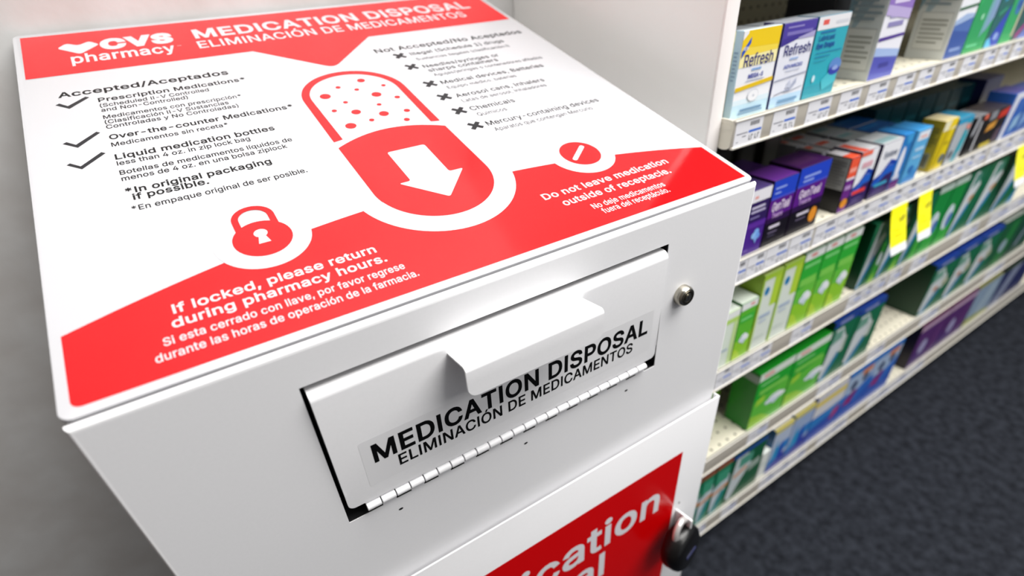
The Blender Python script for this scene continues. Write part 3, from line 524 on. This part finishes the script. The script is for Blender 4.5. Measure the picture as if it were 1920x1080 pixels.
carton('white-topped carton with a blue wave and a teal strip', .4380, .5065, 1, .099, 'ECEDF2', SYS + [('t', 'Systane', .18, .86, .73, .12, .01, '4A5A78'), ('r', .15, .20, .8, .26, '3FA6C8'), ('r', .15, .12, .75, .14, '6E5F98'), ('r', .15, .07, .6, .09, '6E5F98')], d=.05, side='2A1E4A', top='C4C8CA', titems=[('r', .05, .1, .9, .45, '8FB0B4')])
carton('slim blue carton with a white swoosh beside the teal-stripped one', .5075, .5420, 1, .102, '2A7CC8', [('e', .42, .48, .26, .30, 'E9EAF2'), ('r', 0, 0, 1, .16, '6A2A78'), ('r', .1, .18, .8, .26, 'D8DAE8'), ('p', [(.5, .8), (1, .85), (1, 1), (.2, 1)], '3E9AD8')], d=.05, top='2F86CC')
carton('pale blue carton right of the white-swoosh carton', .5560, .6080, 1, .100, '5FAEE0', [('r', .12, .80, .95, .96, 'E4E9F2'), ('r', .3, .84, .8, .88, 'E6A9A0'), ('r', .2, .60, .85, .66, 'BBD9EF'), ('r', .2, .46, .8, .5, 'A8CFEA'), ('p', [(0, 0), (1, 0), (1, .25), (0, .10)], '3F8CD0'), ('e', .4, .25, .2, .08, '2F70B8')], d=.05, top='3B92D2')
for i, (a, b, t_, ti) in enumerate(((.342, .3705, 'B5B6B8', 'C8533C'), (.3715, .4265, 'B7B8BA', 'C8533C'), (.4380, .5065, 'B4BABA', '7FA6AA'), (.5075, .6080, '1F5FA8', '2A78BE'))):
    for k_ in (0, 1): carton('reserve carton in the %s rank behind the %s' % (('first', 'second')[k_], ('orange-red carton', 'red-stripped carton', 'teal-stripped carton', 'blue cartons')[i]), a + .003, b, 1, .094, 'A9AAB2', [('r', 0, 0, 1, .5, '33205E')], v=.057 + .048*k_, d=.045, side='6E6F76', top=t_, titems=[('r', .1, .55, .7, .85, ti)], group='reserve drops cartons')
carton('mustard yellow carton with a barcode on its side', .6600, .7140, 1, .097, 'E4CC16', [('r', 0, .80, 1, 1, 'EDE9C8'), ('p', [(.4, .8), (1, .85), (1, 1), (.5, 1)], 'F0D21A'), ('p', [(0, 0), (.35, 0), (.6, .8), (.2, .8)], 'C9B012'), ('r', .4, .5, .85, .56, 'B8A418'), ('e', .75, .2, .2, .1, '5E6C78')], d=.040, side='B09A14', top='D8CBA0', sitems=[('r', .1, .04, .85, .36, '8F8A6C')] + [('r', .16 + .08*i, .08, .20 + .08*i, .32, '2E2C22') for i in range(8)] + lines(6, .15, .9, .5, .9, '8A7A18'))
carton('grey carton with teal stripes right of the mustard one', .7210, .7870, 1, .090, 'B4BAC0', [('p', [(.45, 0), (.7, 0), (1, 1), (.75, 1)], '1F9DB0'), ('p', [(.75, .2), (.9, .2), (1, .6), (.9, .6)], '6FC0CC'), ('r', 0, .88, 1, 1, '2A9CC8'), ('e', .25, .2, .15, .1, '6A7076'), ('r', .7, .7, .95, .82, 'E08A78')], d=.05, side='5A6066', top='2C8CB0')
carton('black carton with vertical white lettering', .8000, .8640, 1, .078, '141316', [('r', .55, .05, .68, .85, 'C9C9CE'), ('p', [(.1, .5), (.3, .55), (.4, 1), (.2, 1)], 'AEB0B6'), ('r', .7, .86, 1, 1, 'D86A50')], d=.05, top='7A7C80')
carton('black carton with orange and red patches on the second shelf', .8650, .9680, 1, .078, '1A1718', [('p', [(.1, .45), (.5, .52), (.55, .72), (.15, .65)], 'D89A3C'), ('p', [(.5, .72), (.95, .76), (1, .98), (.55, .92)], 'C8321E'), ('p', [(.1, .75), (.4, .8), (.4, 1), (.1, 1)], '8A8C92'), ('r', .1, .02, .6, .14, 'C9B428'), ('p', [(.6, .05), (.95, .1), (.95, .5), (.7, .4)], '5A4A58')], d=.05, top='3A3436')
carton('white and blue carton at the right edge of the second shelf', .9690, 1.050, 1, .098, '2E62B8', [('p', [(0, 0), (.25, 0), (.45, 1), (.1, 1)], 'D9DCE8'), ('r', .1, .86, 1, 1, 'DDE0EA'), ('p', [(.5, .1), (1, .2), (1, .5), (.6, .4)], '8FB8DC')], d=.05, top='4A4A8C')
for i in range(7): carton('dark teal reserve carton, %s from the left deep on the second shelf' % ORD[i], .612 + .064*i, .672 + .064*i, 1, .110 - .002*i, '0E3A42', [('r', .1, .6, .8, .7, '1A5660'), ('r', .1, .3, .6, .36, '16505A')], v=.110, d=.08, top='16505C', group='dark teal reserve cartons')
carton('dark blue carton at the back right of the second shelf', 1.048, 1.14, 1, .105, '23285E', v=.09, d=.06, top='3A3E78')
carton('plain blue carton cut off by the right edge of the photo on the second shelf', 1.052, 1.150, 1, .092, '2A5AA8', [('p', [(.1, .1), (.6, .3), (.7, .8), (.2, .7)], '7FA6D8')], d=.05, top='44589C')
# third shelf: lens solution cartons
FL_ = lambda cx, cy: [('e', cx, cy + .045, .20, .055, 'E8EEF4'), ('e', cx - .14, cy, .16, .05, 'DCE6F0'), ('e', cx + .14, cy + .01, .16, .05, 'F0F3F7'), ('p', [(cx - .2, cy - .01), (cx + .2, cy - .01), (cx, cy - .10)], 'CFDDEC')]
GRN = [('p', [(0, 0), (1, 0), (1, .45), (.55, .30), (0, .35)], '8FCC2E'), ('p', [(0, 0), (.6, 0), (.3, .16), (0, .22)], 'B2D83A'), ('r', .08, .66, .92, .78, '39B23C'), ('r', .12, .70, .8, .73, '8FD98A')]
HEADW = [('r', 0, .88, 1, 1, 'E9EDEA'), ('r', .55, .92, .80, .96, 'E08A84')]
carton('white-green slim carton half hidden behind the kiosk, third shelf', .0780, .1200, 2, .118, 'DDE8DA', [('r', 0, .88, 1, 1, 'E9EDEA'), ('r', .72, .0, 1, .88, 'C5E098'), ('r', 0, .80, 1, .88, 'B6DC6C'), ('r', .2, .3, .6, .34, 'A9B9C8')], d=.07, side='9CC060', top='DCE6DA')
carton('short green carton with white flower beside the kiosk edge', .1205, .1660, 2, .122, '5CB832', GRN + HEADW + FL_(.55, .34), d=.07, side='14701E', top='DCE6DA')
for i in range(2): carton('dark green reserve carton standing behind the two short green cartons, %s one' % ('left', 'right')[i], .076 + .0445*i, .119 + .0445*i, 2, .150, '0F6A1C', [('r', 0, .7, 1, .86, '0C5416')], v=.078, d=.07, side='0E5A1A', top='5A7A2A', group='dark green reserve cartons')
PALE = [('r', .62, .55, 1, .93, 'B4D63C'), ('r', 0, .0, .08, 1, 'A9CF3E'), ('e', .30, .78, .13, .055, '2E8CC0'), ('e', .32, .78, .07, .03, '1C6CA8'), ('r', 0, .93, 1, 1, 'A9CF3E'), ('r', .2, .42, .8, .47, 'A9B9CE'), ('r', .25, .36, .65, .39, 'BCC8D6'), ('r', .15, .15, .7, .17, 'C7D2C9')]
carton('left one of the two tall pale cartons with lime trim and blue dot', .1685, .2225, 2, .160, 'DDE6DC', PALE, d=.07, side='9CC23A', top='C3D67C')
carton('right one of the two tall pale cartons with lime trim and blue dot', .2240, .2825, 2, .161, 'DDE6DC', PALE, d=.07, side='9CC23A', top='B9CE6A')
for i, (a, b, nm) in enumerate(((.2830, .3455, 'left one'), (.3463, .4058, 'middle one'), (.4070, .4690, 'right one'))):
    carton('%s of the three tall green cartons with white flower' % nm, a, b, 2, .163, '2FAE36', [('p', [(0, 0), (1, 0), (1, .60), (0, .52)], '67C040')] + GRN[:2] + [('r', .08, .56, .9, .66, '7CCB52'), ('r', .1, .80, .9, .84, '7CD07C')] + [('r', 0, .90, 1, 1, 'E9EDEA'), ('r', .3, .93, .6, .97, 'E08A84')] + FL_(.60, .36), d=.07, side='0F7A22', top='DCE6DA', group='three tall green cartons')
OPT = [('p', [(0, .05), (.12, .0), (.75, .74), (.40, .98), (.25, .98)], 'D6DCE0'), ('p', [(.0, .0), (.14, 0), (.55, .42), (.45, .5)], '2F8AC0'), ('p', [(.30, .72), (.62, .80), (.60, .95), (.32, .95)], '4F8A7C')]
DKG = '0E6A46'
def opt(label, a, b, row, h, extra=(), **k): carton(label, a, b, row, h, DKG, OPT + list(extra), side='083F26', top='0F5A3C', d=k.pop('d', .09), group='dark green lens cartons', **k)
GRX = [('p', [(.55, 0), (1, 0), (1, .62), (.78, .62)], '3CA836'), ('p', [(.60, 0), (.85, 0), (.85, .16)], '9CCB2E'), ('e', .88, .36, .10, .11, 'DDE4EA')]
opt('dark green carton with white diagonal left of the left yellow tag', .521, .598, 2, .150, GRX, d=.09)
opt('dark green carton with white diagonal between the two near yellow tags', .600, .690, 2, .158, GRX)
opt('dark green carton with white diagonal behind the right near yellow tag', .692, .770, 2, .158, GRX[:1])
for i in range(2): carton('bright green carton with white oval right of the yellow tags, %s one' % ('left', 'right')[i], .772 + .072*i, .842 + .072*i, 2, .160, '138A3C', [('p', [(0, 0), (1, 0), (1, .3), (.4, .5)], '2FA83C'), ('e', .45, .42, .30, .20, 'D3E0EA'), ('e', .62, .36, .18, .12, '4A6FB8'), ('r', 0, .92, 1, 1, 'BFD0C8')], d=.09, side='0A5A2A', top='B9C6C0')
opt('dark green carton with orange dash right of the white-oval pair', .918, 1.020, 2, .160, [('p', [(.4, .5), (.62, .56), (.6, .62), (.4, .57)], 'C98A4A')])
opt('dark green carton under the far yellow tag, left of it', 1.022, 1.150, 2, .158, [('p', [(.4, .5), (.62, .56), (.6, .62), (.4, .57)], 'C98A4A')])
opt('dark green carton at the right edge behind the far yellow tag', 1.152, 1.290, 2, .155, [('p', [(.7, 0), (1, 0), (1, .3)], '2F8AC0')])
# fourth shelf
carton('lime green carton set back at the left on the fourth shelf', .165, .232, 3, .145, '79B82A', [('r', 0, .6, 1, .8, '8CC63C')], v=.078, d=.08, side='5FA022', top='8CC63C')
BIG = [('p', [(0, 0), (1, 0), (1, .62), (0, .50)], '5DBE3C'), ('p', [(0, 0), (.7, 0), (.35, .18), (0, .24)], '9CD23A'), ('p', [(.08, .40), (.3, .45), (.3, .56), (.08, .52)], 'A2D43C'), ('r', .10, .60, .9, .68, '7CCB52'), ('r', .1, .76, .6, .79, '8FD98A'), ('r', 0, .87, 1, 1, 'DDE6DC'), ('r', .12, .91, .4, .955, 'E08A84')]
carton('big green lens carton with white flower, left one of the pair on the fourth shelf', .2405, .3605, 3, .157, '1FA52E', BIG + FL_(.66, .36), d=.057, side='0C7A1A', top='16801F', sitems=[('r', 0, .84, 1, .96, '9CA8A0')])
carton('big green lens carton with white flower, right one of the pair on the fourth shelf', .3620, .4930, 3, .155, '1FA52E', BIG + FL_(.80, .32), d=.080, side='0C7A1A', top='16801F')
TOPB = [('r', 0, .91, 1, 1, '1F3F9A'), ('r', .2, .93, .7, .98, '8A92C8')]
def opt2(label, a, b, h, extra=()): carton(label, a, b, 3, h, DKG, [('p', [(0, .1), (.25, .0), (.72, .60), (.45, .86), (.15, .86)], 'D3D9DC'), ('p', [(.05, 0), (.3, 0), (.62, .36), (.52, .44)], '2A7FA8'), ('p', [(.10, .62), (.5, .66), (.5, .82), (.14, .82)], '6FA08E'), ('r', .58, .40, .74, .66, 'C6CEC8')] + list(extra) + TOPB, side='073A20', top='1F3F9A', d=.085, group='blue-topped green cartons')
opt2('blue-topped green carton beside the big green pair, left one of two', .4945, .5960, .175); opt2('blue-topped green carton left of the empty shelf space', .5970, .7150, .165)
OR_ = [('e', .40, .45, .10, .05, 'C88A5A'), ('e', .75, .5, .12, .07, 'B5B79C')]
opt2('blue-topped green carton just right of the empty shelf space', .9600, 1.0940, .158, OR_); opt2('blue-topped green carton second right of the empty shelf space', 1.0950, 1.225, .158, OR_); opt2('blue-topped green carton third right of the empty shelf space', 1.226, 1.36, .158, OR_)
carton('green carton with pale oval near the right edge, fourth shelf', 1.362, 1.50, 3, .160, '155A36', [('e', .5, .4, .2, .18, '8FA0B8'), ('p', [(.2, 0), (.7, 0), (.9, .9), (.5, .9)], '1F7A3A'), ('e', .5, .42, .16, .14, '9CB0C0')], d=.08, top='9CA39C', side='0A3A22')
carton('green carton with grey streak at the right edge, fourth shelf', 1.502, 1.66, 3, .160, '0F4A36', [('p', [(.2, .2), (.4, .2), (.8, .8), (.6, .8)], '7A8A98')], d=.08, top='8A938C', side='0A3A22')
# bottom shelf
TW = [('p', [(0, .10), (.2, 0), (1, .55), (1, .70), (.0, .55)], 'C9D6DE'), ('p', [(0, 0), (.5, 0), (.9, .4), (.6, .42)], '1E8A8C'), ('r', .12, .62, .9, .86, '3C9A78'), ('p', [(0, .40), (1, .47), (1, .54), (0, .47)], 'D99A6A'), ('r', 0, .93, 1, 1, '9A4A34')]
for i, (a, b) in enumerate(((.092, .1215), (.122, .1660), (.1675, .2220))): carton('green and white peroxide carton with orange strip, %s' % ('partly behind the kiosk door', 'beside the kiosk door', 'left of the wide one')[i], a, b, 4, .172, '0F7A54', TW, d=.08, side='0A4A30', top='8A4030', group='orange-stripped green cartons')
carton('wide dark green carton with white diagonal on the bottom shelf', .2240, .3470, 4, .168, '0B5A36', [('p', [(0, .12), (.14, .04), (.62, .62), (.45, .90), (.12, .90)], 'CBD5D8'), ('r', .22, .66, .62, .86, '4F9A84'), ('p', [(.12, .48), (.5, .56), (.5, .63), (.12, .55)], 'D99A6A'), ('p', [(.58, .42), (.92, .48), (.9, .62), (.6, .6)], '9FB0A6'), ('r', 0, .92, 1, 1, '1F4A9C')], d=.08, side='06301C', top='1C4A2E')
carton('small white carton leaning on the bottom shelf left of the blue cartons', .3480, .3800, 4, .095, 'E6EBE6', [('r', .1, .5, .8, .6, 'C9D6D0')], d=.06, top='E8EEEA')
BL = [('p', [(0, 0), (1, 0), (1, .30), (0, .15)], '1A2FA0'), ('p', [(0, .25), (.5, .6), (1, .62), (1, .42), (0, .1)], '2A80CC'), ('p', [(.1, .25), (.3, .75), (.45, .3)], '1F9AD0'), ('p', [(.45, .2), (.62, .66), (.8, .25)], '1C3CB0')]
carton('white and blue carton with yellow-edged top, left one on the bottom shelf', .3815, .4560, 4, .150, 'B9C6DC', BL + [('r', 0, .93, 1, 1, 'D8C84A')], d=.09, side='2A6AA0', top='EDEBE2', titems=[('r', .05, .5, .6, .95, '6A6478'), ('r', 0, 0, 1, .06, 'D8C84A')])
carton('white and blue carton with yellow-edged top, right one on the bottom shelf', .4570, .5450, 4, .155, '9DB2D6', BL + [('r', 0, .93, 1, 1, 'D8C84A')], d=.09, side='2A6AA0', top='EDEBE2', titems=[('r', .05, .5, .6, .95, '6A6478'), ('r', 0, 0, 1, .06, 'D8C84A')])
carton('long white carton with yellow stripe lying over the navy ones', .5460, .6880, 4, .165, '1F48B0', [('p', [(0, .55), (1, .55), (1, 1), (0, 1)], 'DADAE0'), ('r', 0, .78, 1, .90, 'E6D060'), ('p', [(0, .3), (1, .4), (1, .58), (0, .52)], '2A80CC'), ('p', [(.7, .2), (.95, .3), (.95, .5), (.75, .42)], 'B0387A')], d=.09, side='1C3CA0', top='E9E4D0')
SW = [('p', [(0, 0), (1, 0), (1, .45), (.6, .25), (0, .35)], '1E52B8'), ('p', [(0, .55), (.5, .5), (1, .7), (1, .92), (0, .92)], 'A9BFDC'), ('p', [(.05, .3), (.4, .28), (.55, .52), (.35, .56), (.15, .42)], '7A1E78'), ('p', [(.1, .32), (.3, .30), (.36, .42), (.2, .42)], 'A8206E'), ('e', .3, .68, .12, .10, '3A4A6C'), ('e', .7, .72, .12, .09, '47546E'), ('r', .5, .8, .9, .92, 'D88A5A'), ('r', 0, .92, 1, 1, '1F74C8')]
carton('blue carton with magenta swirl, left one on the bottom shelf', .6890, .8240, 4, .170, '2A6CC8', SW, d=.09, top='2A84CC', group='magenta swirl cartons'); carton('blue carton with magenta swirl, right one on the bottom shelf', .8250, .9620, 4, .170, '2A6CC8', SW, d=.09, top='2A84CC', group='magenta swirl cartons')
PU = [('p', [(0, 0), (1, 0), (1, .5), (0, .3)], '4A2274'), ('e', .34, .40, .13, .17, 'A9A4CC'), ('r', 0, .86, 1, .97, 'C9A9C4'), ('p', [(.55, .1), (.9, .2), (.9, .8), (.65, .75)], '5C2A70')]
carton('purple carton with pale oval and dark side after the gap, bottom shelf', 1.0700, 1.2500, 4, .160, '54256C', PU, d=.10, side='170A1C', top='6A2E52', sitems=[('e', .45, .12, .2, .06, 'C89A9A')], group='purple bottom shelf cartons'); carton('second purple carton with pale oval further right, bottom shelf', 1.2520, 1.4300, 4, .160, '54256C', PU, d=.10, side='170A1C', top='6A2E52', group='purple bottom shelf cartons')
carton('pale blue carton with yellow-green foot on the bottom shelf', 1.432, 1.62, 4, .150, '8FA6BE', [('p', [(0, 0), (1, 0), (1, .12), (0, .22)], '9AA24A'), ('p', [(.3, .2), (.6, .2), (.9, .9), (.6, .9)], 'A9BECE')], d=.09, top='8A8A50', side='1F1A30')
carton('navy carton at the far right edge of the bottom shelf', 1.622, 1.90, 4, .165, '1A2560', [('p', [(0, 0), (.3, 0), (.6, .9), (.3, .9)], '8A94B0'), ('r', 0, .85, 1, 1, '3A4A30')], d=.09, top='14182E', side='10142E')
